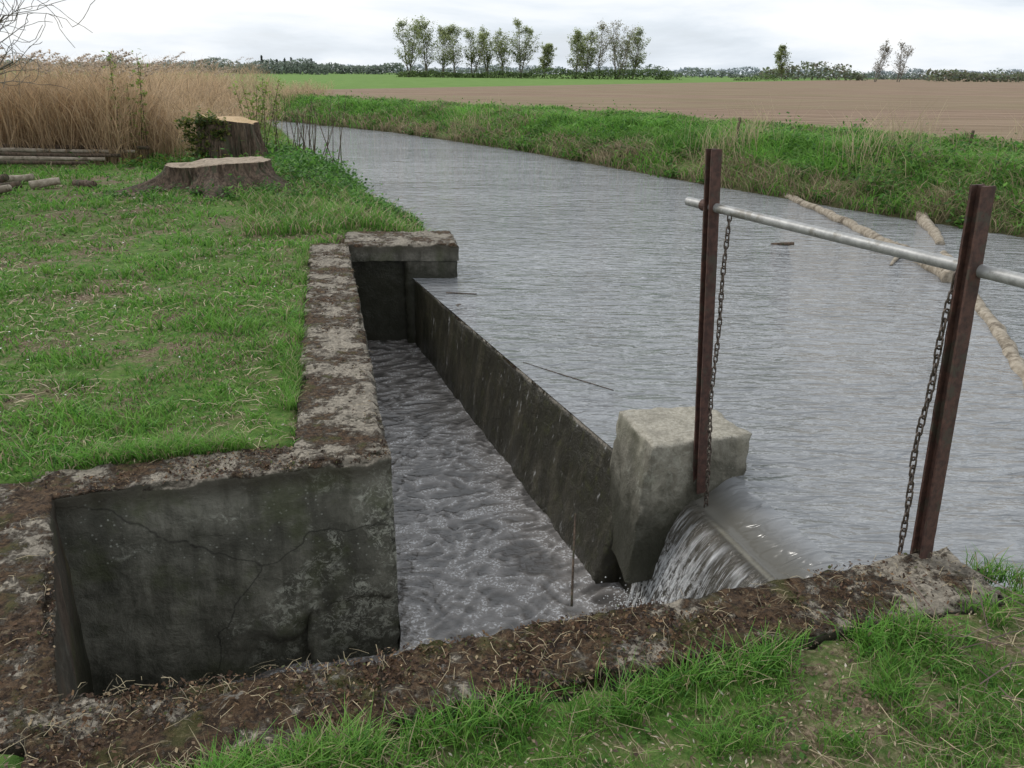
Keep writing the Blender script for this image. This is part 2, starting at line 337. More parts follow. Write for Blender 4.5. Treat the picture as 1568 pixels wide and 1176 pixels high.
prism('pier_footing',[(.72,3.82),(1.2,3.96),(1.12,4.3),(.62,4.2)],-.72,-1.6,M_weir,bot=[(.60,3.62),(1.2,3.9),(1.1,4.3),(.42,4.1)],seed=12,parent=root,er=.02,amp=.03,res=.03)
prism('sluice_pier',[(.727,3.80),(1.279,3.961),(1.141,4.389),(.606,4.256)],-.13,-.84,M_pier,bot=[(.61,3.62),(1.24,3.88),(1.14,4.39),(.53,4.2)],seed=11,er=.022,amp=.010,res=.022)

# ------------------------------------------------------------ water drawn down and falling through the gate
m,nt,b=new_mat('falling_water'); uu=attr(nt,'fu').outputs['Fac']; ss=attr(nt,'fs').outputs['Fac']
def cvec(a_,b_):
    cv=nt.nodes.new('ShaderNodeCombineXYZ'); setin(nt,cv,0,math_(nt,'MULTIPLY',uu,a_)); setin(nt,cv,1,math_(nt,'MULTIPLY',ss,b_)); return cv.outputs[0]
a=nz(nt,cvec(26,1.4),1,5,.6); c=nz(nt,cvec(75,16),1,4,.7); a3=nz(nt,cvec(85,2.5),1,3,.6)
left=ramp(nt,uu,.15,.55,1.0,0.0); over=ramp(nt,ss,-.08,.08)
col=mixc(nt,ramp(nt,ss,-.74,-.20),(.225,.232,.24),(.12,.115,.10))
col=mixc(nt,ramp(nt,ss,-.12,.16),col,(.06,.054,.043))
pl=math_(nt,'MULTIPLY',math_(nt,'MULTIPLY',ramp(nt,ss,-.05,.0),ramp(nt,ss,.02,.07,1.0,0.0)),ramp(nt,uu,.12,.3)); col=mixc(nt,math_(nt,'MULTIPLY',pl,.55),col,(.28,.26,.20))
wh=math_(nt,'MULTIPLY',ramp(nt,a,.47,.64),ramp(nt,ss,.03,.3)); col=mixc(nt,math_(nt,'MULTIPLY',wh,.55),col,(.55,.56,.57))
w3=math_(nt,'MULTIPLY',ramp(nt,a3,.52,.62),ramp(nt,ss,.08,.4)); col=mixc(nt,math_(nt,'MULTIPLY',w3,.5),col,(.62,.63,.64))
fo=math_(nt,'MULTIPLY',ramp(nt,c,.46,.56),math_(nt,'MULTIPLY',ramp(nt,ss,.3,.85),math_(nt,'ADD',math_(nt,'MULTIPLY',left,.65),.35))); col=mixc(nt,fo,col,(.78,.79,.80))
setin(nt,b,'Base Color',col); setin(nt,b,'Roughness',ramp(nt,ss,-.1,.3,.12,.06)); b.inputs['IOR'].default_value=1.36
ripn=nz(nt,pos(nt,(5,13,3),(0,0,.45)),1,2,.5,.6)
pr=bump(nt,b,math_(nt,'MULTIPLY',ripn,ramp(nt,ss,-.6,-.1,1.0,.15)),1.0,.03)
pr=bump(nt,b,math_(nt,'MULTIPLY',a,over),.8,.05,pr); bump(nt,b,math_(nt,'MULTIPLY',c,ramp(nt,ss,.15,.7)),.8,.03,pr); M_fall=m
A=np.array([.95,3.85]); Bc=np.array([1.36,2.5]); nu,ns=190,100
sv=np.concatenate([np.linspace(-1,0,26)[:-1]*(UPS/.34),np.linspace(0,1,ns-25)])
U,S=np.meshgrid(np.linspace(0,1,nu),sv); cx=A[0]+(Bc[0]-A[0])*U; cy=A[1]+(Bc[1]-A[1])*U
Sp=np.clip(S,0,1); Sn=np.clip(-S/(UPS/.34),0,1)
rip=(fbm(U*20,S*1.2,5)-.5); dist=S*.34+rip*.05*Sp
Xw=cx-dist*.952; Yw=cy-dist*.305
zdrop=-.10*(1-Sn)**2*(3-2*(1-Sn))*1.0
Zw=WZ+zdrop+.0015-.02*Sp-.645*Sp**1.9+rip*.06*Sp+(fbm(U*60,S*18,8)-.5)*.06*Sp**2+(fbm(U*7,S*3,18)-.5)*.014*(1-Sn)
I=np.arange(U.size).reshape(U.shape); F=np.stack([I[:-1,:-1],I[1:,:-1],I[1:,1:],I[:-1,1:]],-1).reshape(-1,4)
mesh_np('gate_waterfall',np.stack([Xw.ravel(),Yw.ravel(),Zw.ravel()],-1),F,M_fall,smooth=True,extra={'fu':U.ravel(),'fs':S.ravel()})
n=1500; u=rng.uniform(0,.9,n)**1.2; s=rng.normal(.35,.07,n); cx=A[0]+(Bc[0]-A[0])*u-s*.952; cy=A[1]+(Bc[1]-A[1])*u-s*.305; cz=LZ+np.abs(rng.normal(0,.09,n))
sz=rng.uniform(.0015,.006,n); o8=np.array([[1,0,0],[0,1,0],[-1,0,0],[0,-1,0],[0,0,1],[0,0,-1]])
V=(np.stack([cx,cy,cz],-1)[:,None,:]+o8[None]*sz[:,None,None]).reshape(-1,3); f8=np.array([[0,1,4],[1,2,4],[2,3,4],[3,0,4],[1,0,5],[2,1,5],[3,2,5],[0,3,5]])
m,nt,b=new_mat('foam'); b.inputs['Base Color'].default_value=(.75,.76,.77,1); b.inputs['Roughness'].default_value=.3; M_foam=m
mesh_np('splash_foam',V,(np.arange(n)[:,None,None]*6+f8[None]).reshape(-1,3),M_foam,smooth=True)

# ------------------------------------------------------------ steel parts
def tube(P0,P1,r0,r1,sides=10):
    P0=np.atleast_2d(P0);P1=np.atleast_2d(P1);n=len(P0);d=P1-P0;d/=np.linalg.norm(d,axis=1,keepdims=True)+1e-9
    up=np.where(np.abs(d[:,2:3])>.9,np.array([[1.,0,0]]),np.array([[0,0,1.]])); a=np.cross(d,up);a/=np.linalg.norm(a,axis=1,keepdims=True); b_=np.cross(d,a)
    th=np.linspace(0,2*np.pi,sides,endpoint=False); c=np.cos(th)[None,:,None];s=np.sin(th)[None,:,None]
    ring=a[:,None,:]*c+b_[:,None,:]*s
    r0=np.broadcast_to(r0,(n,))[:,None,None]; r1=np.broadcast_to(r1,(n,))[:,None,None]
    V=np.concatenate([P0[:,None,:]+ring*r0,P1[:,None,:]+ring*r1],1).reshape(-1,3)
    base=(np.arange(n)*2*sides)[:,None]; i=np.arange(sides)[None,:]; j=(i+1)%sides
    F=np.stack([base+i,base+j,base+sides+j,base+sides+i],-1).reshape(-1,4); return V,F
def hpost(name,pb,pt,ang):
    me=bpy.data.meshes.new(name); w=.028;d=.024;t=.004
    prof=[(-w,-d),(w,-d),(w,-d+2*t),(t,-d+2*t),(t,d-2*t),(w,d-2*t),(w,d),(-w,d),(-w,d-2*t),(-t,d-2*t),(-t,-d+2*t),(-w,-d+2*t)]
    ca,sa=math.cos(ang),math.sin(ang); V=[];n=len(prof); K=40
    for k in range(K+1):
        f=k/K; c=Vector(pb).lerp(Vector(pt),f)
        for x,y in prof:
            q=Vector((c.x+x*ca-y*sa,c.y+x*sa+y*ca,c.z)); q+=noise.noise_vector(q*25)*.0014; V.append(q[:])
    F=[]
    for k in range(K):
        for i in range(n): j=(i+1)%n; F.append((k*n+i,k*n+j,(k+1)*n+j,(k+1)*n+i))
    F.append(tuple(range(n))[::-1]); F.append(tuple(K*n+i for i in range(n)))
    me.from_pydata(V,[],F); me.materials.append(M_rust); o=bpy.data.objects.new(name,me); sc.collection.objects.link(o); return o
g1=hpost('gate_post',(.992,3.825,-.40),(.906,3.850,1.337),math.atan2(-1.296,.567)+math.pi/2)
g2=hpost('gate_post.001',(1.507,2.578,-.05),(1.449,2.58,1.34),math.atan2(-1.296,.567)+math.pi/2)
s0=np.array([.906,3.876,1.075]); s1=np.array([1.473,2.58,1.075]); pd=s1-s0
off=np.array([.0,.03,0])
pts=[s0+pd*t+off for t in (-.1,.3,.7,1.1,1.7)]
V,F=tube(np.array(pts[:-1]),np.array(pts[1:]),.0215,.0215,20)
V2,F2=tube([pts[0]],[pts[0]+pd*.12],.017,.017,20)
rail=mesh_np('gate_rail_pipe',np.concatenate([V,V2]),np.concatenate([F,F2+len(V)]),M_galv,smooth=True)
for t,nm in ((.0,'clamp_1'),(1.0,'clamp_2')):
    c=s0+pd*t+off; V,F=tube([c-pd*.014],[c+pd*.014],.028,.028,16); mesh_np(nm,V,F,M_rust,parent=rail)
def chain(name,a,b,sag=.02):
    a=Vector(a);b=Vector(b);L=(b-a).length; pitch=.031; n=int(L/pitch); Vs=[];Fs=[];o=0
    sd=(b-a).cross(Vector((0,1,0))).normalized()
    for k in range(n):
        f=(k+.5)/n; c=a.lerp(b,f)+sd*math.sin(f*math.pi)*sag*(1+.4*math.sin(f*13)); d=(b-a).normalized()
        x=d.orthogonal().normalized(); x=Matrix.Rotation((k%2)*math.pi/2+.5+.35*math.sin(k*1.7),3,d)@x; y=d.cross(x)
        M=16;m_=6;rr=.0038
        for i in range(M):
            th=2*math.pi*i/M; cx=.0098*math.cos(th); cz=.0135*math.sin(th)+(.008 if math.sin(th)>0 else -.008)
            nn_=(x*math.cos(th)+d*math.sin(th)).normalized()
            cc=c+x*cx+d*cz
            for j in range(m_):
                ph=2*math.pi*j/m_; Vs.append((cc+nn_*math.cos(ph)*rr+y*math.sin(ph)*rr)[:])
        for i in range(M):
            for j in range(m_):
                Fs.append((o+i*m_+j,o+((i+1)%M)*m_+j,o+((i+1)%M)*m_+(j+1)%m_,o+i*m_+(j+1)%m_))
        o+=M*m_
    return mesh_np(name,Vs,Fs,M_chain,smooth=True)
chain('gate_chain',(.985,3.755,1.06),(1.018,3.755,-.46),-.014)
chain('gate_chain.001',(1.435,2.60,1.06),(1.43,2.585,.02),-.015)

# ------------------------------------------------------------ logs & sticks
def log(name,pts,rads,mat=M_log,sides=14,amp=.12,parent=None,sub=10,wb=.6):
    P=[];R=[]
    for i in range(len(pts)-1):
        for k in range(sub):
            f=k/sub; P.append(Vector(pts[i]).lerp(Vector(pts[i+1]),f)); R.append(rads[i]*(1-f)+rads[i+1]*f)
    P.append(Vector(pts[-1]));R.append(rads[-1]); V=[];F=[]
    for k,(p_,r) in enumerate(zip(P,R)):
        d=(P[min(k+1,len(P)-1)]-P[max(k-1,0)]).normalized(); a=d.cross(Vector((0,0,1)));a.normalize(); b_=d.cross(a)
        wob=noise.noise_vector(p_*.8)*r*wb+noise.noise_vector(p_*3)*r*wb*.3; wob.z*=.3
        for i in range(sides):
            th=2*math.pi*i/sides; q=p_+wob+(a*math.cos(th)+b_*math.sin(th))*r; q+=noise.noise_vector(q*5)*r*amp*2; V.append(q[:])
    n=len(P)
    for k in range(n-1):
        for i in range(sides): j=(i+1)%sides; F.append((k*sides+i,k*sides+j,(k+1)*sides+j,(k+1)*sides+i))
    c0=len(V);V.append(P[0][:]);V.append(P[-1][:])
    for i in range(sides): j=(i+1)%sides; F.append((c0,j,i)); F.append((c0+1,(n-1)*sides+i,(n-1)*sides+j))
    me=bpy.data.meshes.new(name); me.from_pydata(V,[],F); me.materials.append(mat)
    for pl in me.polygons: pl.use_smooth=True
    o=bpy.data.objects.new(name,me); sc.collection.objects.link(o)
    if parent: o.parent=parent
    return o
log('floating_log',[(4.77,17.06,-.31),(4.85,13,-.34),(4.8,10.5,-.345),(4.62,8.4,-.355)],[.05,.062,.07,.08],wb=1.4,amp=.2,sub=22)
log('floating_log',[(6.75,14.1,-.24),(6.1,12.2,-.33),(5.5,10.5,-.375)],[.11,.085,.06],wb=1.0,amp=.2,sub=16)
log('floating_log',[(5.3,10.0,-.38),(4.85,8.6,-.37),(4.32,7.25,-.375),(4.0,6.3,-.38),(3.5,5.0,-.385)],[.045,.055,.062,.065,.065],wb=1.2,amp=.18,sub=16)
log('floating_log',[(5.0,10.6,-.37),(4.55,9.6,-.33),(4.3,9.2,-.36)],[.02,.026,.015],wb=1.2,sides=8)
log('drifting_stick',[(.08,5.73,-.357),(.4,5.42,-.353),(.69,5.17,-.357)],[.002,.0035,.003],sides=6,mat=M_bark)
log('drifting_stick',[(-.65,7.75,-.357),(-.35,7.7,-.353)],[.006,.005],sides=6,mat=M_bark)
log('drifting_stick',[(3.3,10.4,-.37),(3.55,10.3,-.33)],[.03,.02],sides=6,mat=M_bark)
log('leaning_stick',[(.30,3.3,-.75),(.34,3.75,-.5)],[.006,.005],sides=6,mat=M_bark)
for i in range(8):
    x=-7.3+random.uniform(-.7,.9);y=11.2+i*.2;an=random.uniform(-.6,.7);L=random.uniform(.25,.5)
    log('firewood_log',[(x,y,.07),(x+L*math.cos(an),y+L*math.sin(an),.07+random.uniform(0,.1))],[.06,.05],mat=M_log if i%3==1 else M_bark)
for i in range(5):
    log('cut_pole',[(-10.5,14.6+i*.25,.1+.05*i),(-7.6+i*.15,15.0+i*.3,.08+.04*i)],[.045,.03],mat=M_log if i%2 else M_bark)

# ------------------------------------------------------------ tree stumps
def stump(name,cx,cy,R,H,flare,mcut,seed,sx=1.0,tilt=0.0):
    n=180;K=26;V=[];F=[];mats=[]
    z0=float(ground(np.array([cx]),np.array([cy]))[0])-.1
    def rad(th,f):
        lob=.5+.5*math.cos(5*th+seed)+.35*math.cos(3*th+seed*2)
        r=R*(1+.08*math.cos(2*th+seed)+flare*(1-f)**2.2*(.5+.8*lob))
        g=1-.5*f
        r+=noise.noise(Vector((math.cos(th)*3,math.sin(th)*3,f*1.2+seed)))*R*.20-abs(noise.noise(Vector((math.cos(th)*11,math.sin(th)*11,f*1.3+seed))))*R*.26*g
        return r
    for k in range(K+1):
        f=k/K
        for i in range(n):
            th=2*math.pi*i/n; r=rad(th,f); zz=z0+(H+.1)*f
            zz+=(noise.noise(Vector((math.cos(th)*1.4,math.sin(th)*1.4,seed)))*.08+math.cos(th)*tilt)*f
            V.append((cx+r*math.cos(th)*sx,cy+r*math.sin(th),zz))
    for k in range(K):
        for i in range(n): j=(i+1)%n; F.append((k*n+i,k*n+j,(k+1)*n+j,(k+1)*n+i)); mats.append(0)
    last=K*n
    for q,rr in enumerate((.97,.6,.3)):
        b0=len(V)
        for i in range(n):
            x,y,z=V[K*n+i]; X_=cx+(x-cx)*rr;Y_=cy+(y-cy)*rr; V.append((X_,Y_,(z-(z0+H+.1))*rr+z0+H+.1+.008+noise.noise(Vector((X_*4,Y_*4,seed)))*.02))
        for i in range(n): j=(i+1)%n; F.append((last+i,last+j,b0+j,b0+i)); mats.append(1)
        last=b0
    c=len(V); V.append((cx,cy,z0+H+.11))
    for i in range(n): F.append((last+i,last+(i+1)%n,c)); mats.append(1)
    me=bpy.data.meshes.new(name); me.from_pydata(V,[],F); me.materials.append(M_bark); me.materials.append(mcut)
    me.polygons.foreach_set('material_index',mats); o=bpy.data.objects.new(name,me); sc.collection.objects.link(o); return o
stump('tree_stump',-4.12,11.7,.62,.30,.85,M_cut,1.0,1.10,.05)
stump('tree_stump',-5.35,16.0,.60,.78,.2,M_cut2,2.4,1.05,-.04)

# ------------------------------------------------------------ blades
def blades(name,P,h,w,col,mat,bend=.5,lean=.3):
    n=len(P); th=rng.uniform(0,2*np.pi,n); ph=rng.uniform(0,2*np.pi,n)
    wd=np.stack([np.cos(th),np.sin(th),np.zeros(n)],-1)*w[:,None]*.5
    ln=np.stack([np.cos(ph),np.sin(ph),np.zeros(n)],-1)*(h*rng.uniform(.2,1,n)*lean)[:,None]
    bd=bend*rng.uniform(.2,1,n)
    up=np.zeros((n,3));up[:,2]=h
    p0=P;p1=P+up*.55+ln*.5; p2=P+up*(1-.35*bd)[:,None]+ln*(1+bd)[:,None]*1.3
    V=np.stack([p0-wd,p0+wd,p1+wd*.85,p1-wd*.85,p2+wd*.12,p2-wd*.12],1).reshape(-1,3)
    b_=(np.arange(n)*6)[:,None]; F=np.concatenate([b_+np.array([[0,1,2,3]]),b_+np.array([[3,2,4,5]])],1).reshape(-1,4)
    C=np.repeat(col,6,0)
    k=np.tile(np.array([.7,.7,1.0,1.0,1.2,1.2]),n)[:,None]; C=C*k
    return mesh_np(name,V,F,mat,col=C)
def wallmask(X,Y,grow=.0):
    m=np.zeros(X.shape,bool)
    for k,q in WALLS.items():
        m|=inside(X,Y,q)
        if grow: m|=segd(X,Y,q,True)<grow
    return m|inside(X,Y,CHAN)
GR=np.array([.10,.265,.038]); GY_=np.array([.185,.345,.065]); ST=np.array([.47,.39,.245]); DG=np.array([.042,.125,.022])
def gcol(X,Y,n,straw,s=0):
    f=fbm(X*1.1,Y*1.1,21+s)[:,None]; f2=fbm(X*4,Y*4,25+s)[:,None]; r=np.clip(rng.normal(.2,.3,(n,1))+f2*.6,0,1); c=GR*(1-r)+GY_*r; c=c*(.65+.75*f)
    dk=rng.uniform(0,1,n)<.13; c[dk]=DG*1.3
    st=rng.uniform(0,1,n)<straw; c[st]=ST*rng.uniform(.5,1.15,(st.sum(),1)); return c
n=440000; r=np.exp(rng.uniform(math.log(1.25),math.log(34),n)); a=rng.uniform(-.95,.85,n); X=r*np.sin(a);Y=r*np.cos(a)
Z=ground(X,Y); dR=dR_(X,Y); dL=segd(X,Y,LEFT); right=dR<dL
cov=fbm(X*2.2,Y*2.2,33)*.5+fbm(X*9,Y*9,35)*.5
bare=np.exp(-(((X+4.6)/2.6)**2+((Y-12)/1.8)**2))*.13+.13*np.exp(-(((X-.9)/1.8)**2+((Y-1.8)/.7)**2))+.18*np.exp(-(((X+1.9)/.6)**2+((Y-1.9)/.9)**2))+.05*np.exp(-(((X+2.6)/1.2)**2+((Y-3.6)/.9)**2))
keep=(~right)&(Z>WZ+.03)&(~wallmask(X,Y,.0))&(cov+rng.normal(0,.05,n)>.44+bare)
wm=wallmask(X,Y,.05); keep&=~(wm&(rng.uniform(0,1,n)<.4))
X,Y,Z,r,cov=[q[keep] for q in (X,Y,Z,r,cov)]; n=len(X)
tuft=np.clip(fbm(X*3.2,Y*3.2,55)-.48,0,1)*6
hh=(.014+.036*rng.uniform(0,1,n)**1.6)*(1+tuft)*(1+np.clip((r-6)/25,0,.6))
strw=.06+.32*np.clip(.54-cov+.15*fbm(X*1.3,Y*1.3,59),0,.6)
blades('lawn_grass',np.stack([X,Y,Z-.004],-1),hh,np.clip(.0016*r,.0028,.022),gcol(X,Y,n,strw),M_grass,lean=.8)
n=26000; t=rng.uniform(0,1,n); ed=[((-.99,3.28),(-2.10,8.2)),((-1.0,3.50),(-1.95,3.28)),((-.3,1.66),(1.6,2.25)),((-.9,1.45),(-.3,1.62)),((1.70,2.42),(2.2,2.25)),((1.72,2.58),(2.8,1.95)),((-.99,3.28),(-1.6,6.0))]
e=rng.integers(0,len(ed),n); E=np.array([[a_,b_] for a_,b_ in ed]); Pp=E[e,0]*(1-t[:,None])+E[e,1]*t[:,None]+rng.normal(0,.045,(n,2)); X,Y=Pp.T
k=fbm(X*5,Y*5,77)>.53; X,Y=X[k],Y[k]; Z=np.maximum(ground(X,Y),-.08); n=len(X)
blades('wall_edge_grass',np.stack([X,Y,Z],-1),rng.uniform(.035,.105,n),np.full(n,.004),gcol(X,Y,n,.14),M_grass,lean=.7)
def flakes(name,X,Y,Z,sz,col,asp=1.6,tilt=.5,mat=M_litter):
    n=len(X); th=rng.uniform(0,2*np.pi,n); a=np.stack([np.cos(th),np.sin(th),rng.normal(0,tilt*.5,n)],-1); b_=np.stack([-np.sin(th),np.cos(th),rng.normal(0,tilt,n)],-1)
    a*=(sz*asp*.5)[:,None]; b_*=(sz*.5)[:,None]; P=np.stack([X,Y,Z],-1)
    V=np.stack([P-a,P-b_*.8+np.array([0,0,.001]),P+a,P+b_*.8+rng.normal(0,.15,(n,1))*a],1).reshape(-1,3)
    F=np.arange(n*4).reshape(-1,4); return mesh_np(name,V,F,mat,col=np.repeat(col,4,0))
def sample_quad(q,n):
    u=rng.uniform(0,1,(n,1));v=rng.uniform(0,1,(n,1)); q=np.array(q); return ((q[0]*(1-u)+q[1]*u)*(1-v)+(q[3]*(1-u)+q[2]*u)*v)
PX=[];
for k,nn_,zt in (('long',6500,.026),('cross',4500,.018),('left',4000,.016),('frontA',5500,.002),('frontB',11000,.024),('cap',900,.006)):
    s=sample_quad(WALLS[k],nn_); f=fbm(s[:,0]*5,s[:,1]*5,91); m_=f+rng.normal(0,.05,len(f))>(.47 if k[:5]=='front' else .50)
    m_&=rng.uniform(0,1,len(f))>np.clip((s[:,0]-.8)/.9,0,.85); s=s[m_]; PX.append(np.column_stack([s,np.full(len(s),zt)]))
PX=np.concatenate(PX); n=len(PX); pal=np.array([[.05,.026,.014],[.11,.06,.032],[.18,.11,.055],[.34,.26,.155],[.03,.02,.015],[.08,.09,.028]])
c=pal[rng.choice(6,n,p=[.32,.28,.12,.05,.17,.06])]*rng.uniform(.7,1.2,(n,1))
flakes('moss_and_leaf_litter',PX[:,0],PX[:,1],PX[:,2]+rng.uniform(-.008,.004,n),.003+.010*rng.uniform(0,1,n)**2.5,c,tilt=.7)
n=60000; r=np.exp(rng.uniform(math.log(1.25),math.log(16),n)); a=rng.uniform(-.9,.8,n); X=r*np.sin(a);Y=r*np.cos(a); Z=ground(X,Y)
cov=fbm(X*2.2,Y*2.2,33)*.5+fbm(X*9,Y*9,35)*.5
k=(Z>WZ+.05)&(~wallmask(X,Y))&(cov+rng.normal(0,.08,n)<.56); X,Y,Z,r=X[k],Y[k],Z[k],r[k]; n=len(X)
pal2=np.array([[.15,.105,.07],[.26,.19,.13],[.44,.36,.25],[.09,.06,.045],[.5,.45,.38]])
flakes('ground_leaf_litter',X,Y,Z+rng.uniform(.002,.015,n),rng.uniform(.4,1.5,n)*.006*np.clip(r/4,1,3),pal2[rng.choice(5,n,p=[.32,.27,.15,.22,.04])],asp=2.4)
def strands(name,X,Y,Z,L,w,col,mat=M_litter,rise=.12):
    n=len(X); th=rng.uniform(0,2*np.pi,n); d=np.stack([np.cos(th),np.sin(th),rng.normal(0,rise,n)],-1)*(L*.5)[:,None]; s=np.stack([-np.sin(th),np.cos(th),np.full(n,.4)],-1)*(w*.5)[:,None]
    P=np.stack([X,Y,Z],-1); mid=P+np.stack([-np.sin(th),np.cos(th),np.zeros(n)],-1)*(L*rng.normal(0,.09,n))[:,None]+np.array([0,0,.006])
    V=np.stack([P-d-s,P-d+s,mid+s,mid-s,P+d+s*.6,P+d-s*.6],1).reshape(-1,3); b_=(np.arange(n)*6)[:,None]
    F=np.concatenate([b_+np.array([[0,1,2,3]]),b_+np.array([[3,2,4,5]])],1).reshape(-1,4); return mesh_np(name,V,F,mat,col=np.repeat(col,6,0))
n=30000; r=np.exp(rng.uniform(math.log(1.25),math.log(12),n)); a=rng.uniform(-.9,.8,n); X=r*np.sin(a);Y=r*np.cos(a); Z=ground(X,Y)
k=(Z>WZ+.05)&(~wallmask(X,Y))&(fbm(X*1.5,Y*1.5,63)+rng.normal(0,.06,n)+.06*(Y<2.6)>.51); X,Y,Z,r=X[k],Y[k],Z[k],r[k];n=len(X)
strands('dry_grass_straw',X,Y,Z+rng.uniform(.004,.03,n),rng.uniform(.03,.14,n),np.clip(.0008*r,.0014,.006),ST*rng.uniform(.35,1.15,(n,1)))
s=np.concatenate([sample_quad(WALLS['frontB'],320),sample_quad(WALLS['frontA'],170),sample_quad(WALLS['left'],90),sample_quad(WALLS['long'],130)]); n=len(s)
strands('straw_on_walls',s[:,0],s[:,1],np.full(n,.030),rng.uniform(.015,.08,n),np.full(n,.0014),ST*rng.uniform(.3,1.1,(n,1)),rise=.04)
n=90; X=rng.uniform(1.35,2.3,n);Y=rng.uniform(1.7,2.45,n); strands('dead_twigs',X,Y,ground(X,Y)+.03,rng.uniform(.12,.35,n),np.full(n,.0035),np.array([.12,.085,.07])*rng.uniform(.6,1.6,(n,1)),rise=.2)
n=220; r=np.exp(rng.uniform(math.log(2),math.log(9),n)); a=rng.uniform(-.85,-.15,n); X=r*np.sin(a);Y=r*np.cos(a); k=~wallmask(X,Y,.03); X,Y,r=X[k],Y[k],r[k]; n=len(X)
flakes('meadow_flowers',X,Y,ground(X,Y)+.045,.007*np.clip(r/3,1,2.2),np.tile(np.array([.75,.75,.72]),(n,1)),asp=1.1)

def bank_pts(poly,n,dmin,dmax,bias=1.0):
    P=np.array(poly); seg=np.diff(P,axis=0); L=np.linalg.norm(seg,axis=1); mid=(P[:-1]+P[1:])/2; wgt=L/np.maximum(np.linalg.norm(mid,axis=1),6)**bias; wgt/=wgt.sum()
    e=rng.choice(len(seg),n,p=wgt); t=rng.uniform(0,1,n)[:,None]; p_=P[e]+seg[e]*t; nm=np.stack([seg[e,1],-seg[e,0]],-1)/L[e][:,None]
    d=rng.uniform(dmin,dmax,n)[:,None]; return p_+nm*d*(-1),d[:,0]
P,_=bank_pts(RIGHT[1:-1],190000,-.1,9.0,1.6); X,Y=P.T
Z=ground(X,Y); dR=dR_(X,Y); dd=np.hypot(X,Y)
k=(~inside(X,Y,RIVER))&(dR<7.2)&(Z>WZ-.02)&(dd<75); cl=fbm(X*.8,Y*.8,12)*.5+fbm(X*2.5,Y*2.5,14)*.5; k&=cl+rng.normal(0,.07,len(X))>.36
X,Y,Z,dR,dd,cl=[q[k] for q in (X,Y,Z,dR,dd,cl)]; n=len(X)
c=gcol(X,Y,n,.0,4)*1.0; pt=fbm(X*.7,Y*.7,71); c*=(.45+1.2*fbm(X*1.6,Y*1.6,72))[:,None]
sp=np.where(dR<.8,.60,.10)+np.where(dR>4.5,.10,0)+(pt-.5)*1.4; st=rng.uniform(0,1,n)<sp; c[st]=ST*rng.uniform(.4,.95,(st.sum(),1))
hh=rng.uniform(.10,.36,n)*(.35+2.1*np.clip(cl-.2,0,1))*np.where(dR>3.5,.6,1)
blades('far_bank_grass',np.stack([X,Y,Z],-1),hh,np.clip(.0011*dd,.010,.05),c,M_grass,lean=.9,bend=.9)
n=800; i=rng.integers(0,7,n); C=np.array([(5.0,18),(4.3,17.6),(6.2,15.2),(9.5,15),(-1.5,26.6),(12,19),(7.5,16.5)])[i]; X=C[:,0]+rng.normal(0,.35,n);Y=C[:,1]+rng.normal(0,.5,n); k=~inside(X,Y,RIVER); X,Y=X[k],Y[k];n=len(X)
blades('dry_bank_stalks',np.stack([X,Y,ground(X,Y)],-1),rng.uniform(.3,1.1,n),np.full(n,.010),ST*rng.uniform(.7,1.3,(n,1)),M_grass,lean=.4)
P,_=bank_pts(LEFT[9:19],26000,-.1,2.2,1.3); X,Y=P.T; 
P2,_=bank_pts(LEFT[9:19],26000,-2.2,.1,1.3); X=np.r_[X,P2[:,0]];Y=np.r_[Y,P2[:,1]]
k=(~inside(X,Y,RIVER))&(~wallmask(X,Y,.05)); X,Y=X[k],Y[k]; Z=ground(X,Y); k=Z>WZ-.02; X,Y,Z=X[k],Y[k],Z[k]; n=len(X); cl=fbm(X*1.5,Y*1.5,4)
blades('near_bank_grass',np.stack([X,Y,Z],-1),rng.uniform(.05,.20,n)*(.3+1.2*cl),np.full(n,.012),gcol(X,Y,n,.3,7),M_grass,lean=.8)

# ------------------------------------------------------------ weeds
def leafcloud(C,R,nper,size,cols,squash=.7):
    C=np.asarray(C); k=len(C); cen=np.repeat(C,nper,0); n=len(cen); rr=np.repeat(np.broadcast_to(R,(k,)),nper)
    g=rng.normal(0,.5,(n,3)); g[:,2]=np.abs(g[:,2])*squash*1.3; P=cen+g*rr[:,None]
    th=rng.uniform(0,2*np.pi,n); el=rng.normal(0,.5,n); a=np.stack([np.cos(th)*np.cos(el),np.sin(th)*np.cos(el),np.sin(el)],-1); b_=np.stack([-np.sin(th),np.cos(th),rng.normal(0,.4,n)],-1)
    s=size*rng.uniform(.5,1.2,n)
    V=np.stack([P-a*s[:,None]*.6,P-b_*s[:,None]*.32,P+a*s[:,None]*.6,P+b_*s[:,None]*.32],1).reshape(-1,3)
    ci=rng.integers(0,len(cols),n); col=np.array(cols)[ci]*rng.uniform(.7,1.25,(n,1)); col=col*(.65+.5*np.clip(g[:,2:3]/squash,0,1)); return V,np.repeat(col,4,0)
def leafobj(name,parts,mat=M_leaf,parent=None):
    V=np.concatenate([p_[0] for p_ in parts]);C=np.concatenate([p_[1] for p_ in parts]); return mesh_np(name,V,np.arange(len(V)).reshape(-1,4),mat,col=C,parent=parent)
nettle=[(.07,.19,.03),(.12,.26,.045),(.045,.12,.022)]
def gpts(cx,cy,sx,sy,n):
    X=rng.normal(cx,sx,n);Y=rng.normal(cy,sy,n); k=~inside(X,Y,RIVER)&~wallmask(X,Y); X,Y=X[k],Y[k]; return np.column_stack([X,Y,ground(X,Y)])
leafobj('bank_nettles',[leafcloud(gpts(-1.6,10.8,.35,.7,70),.14,44,.05,nettle),leafcloud(gpts(-2.7,12.6,.4,.6,90),.22,50,.06,nettle),leafcloud(gpts(-3.4,14.8,.35,1.2,130),.28,50,.07,nettle),leafcloud(gpts(-4.6,17.5,.4,1.5,70),.26,40,.08,nettle)])
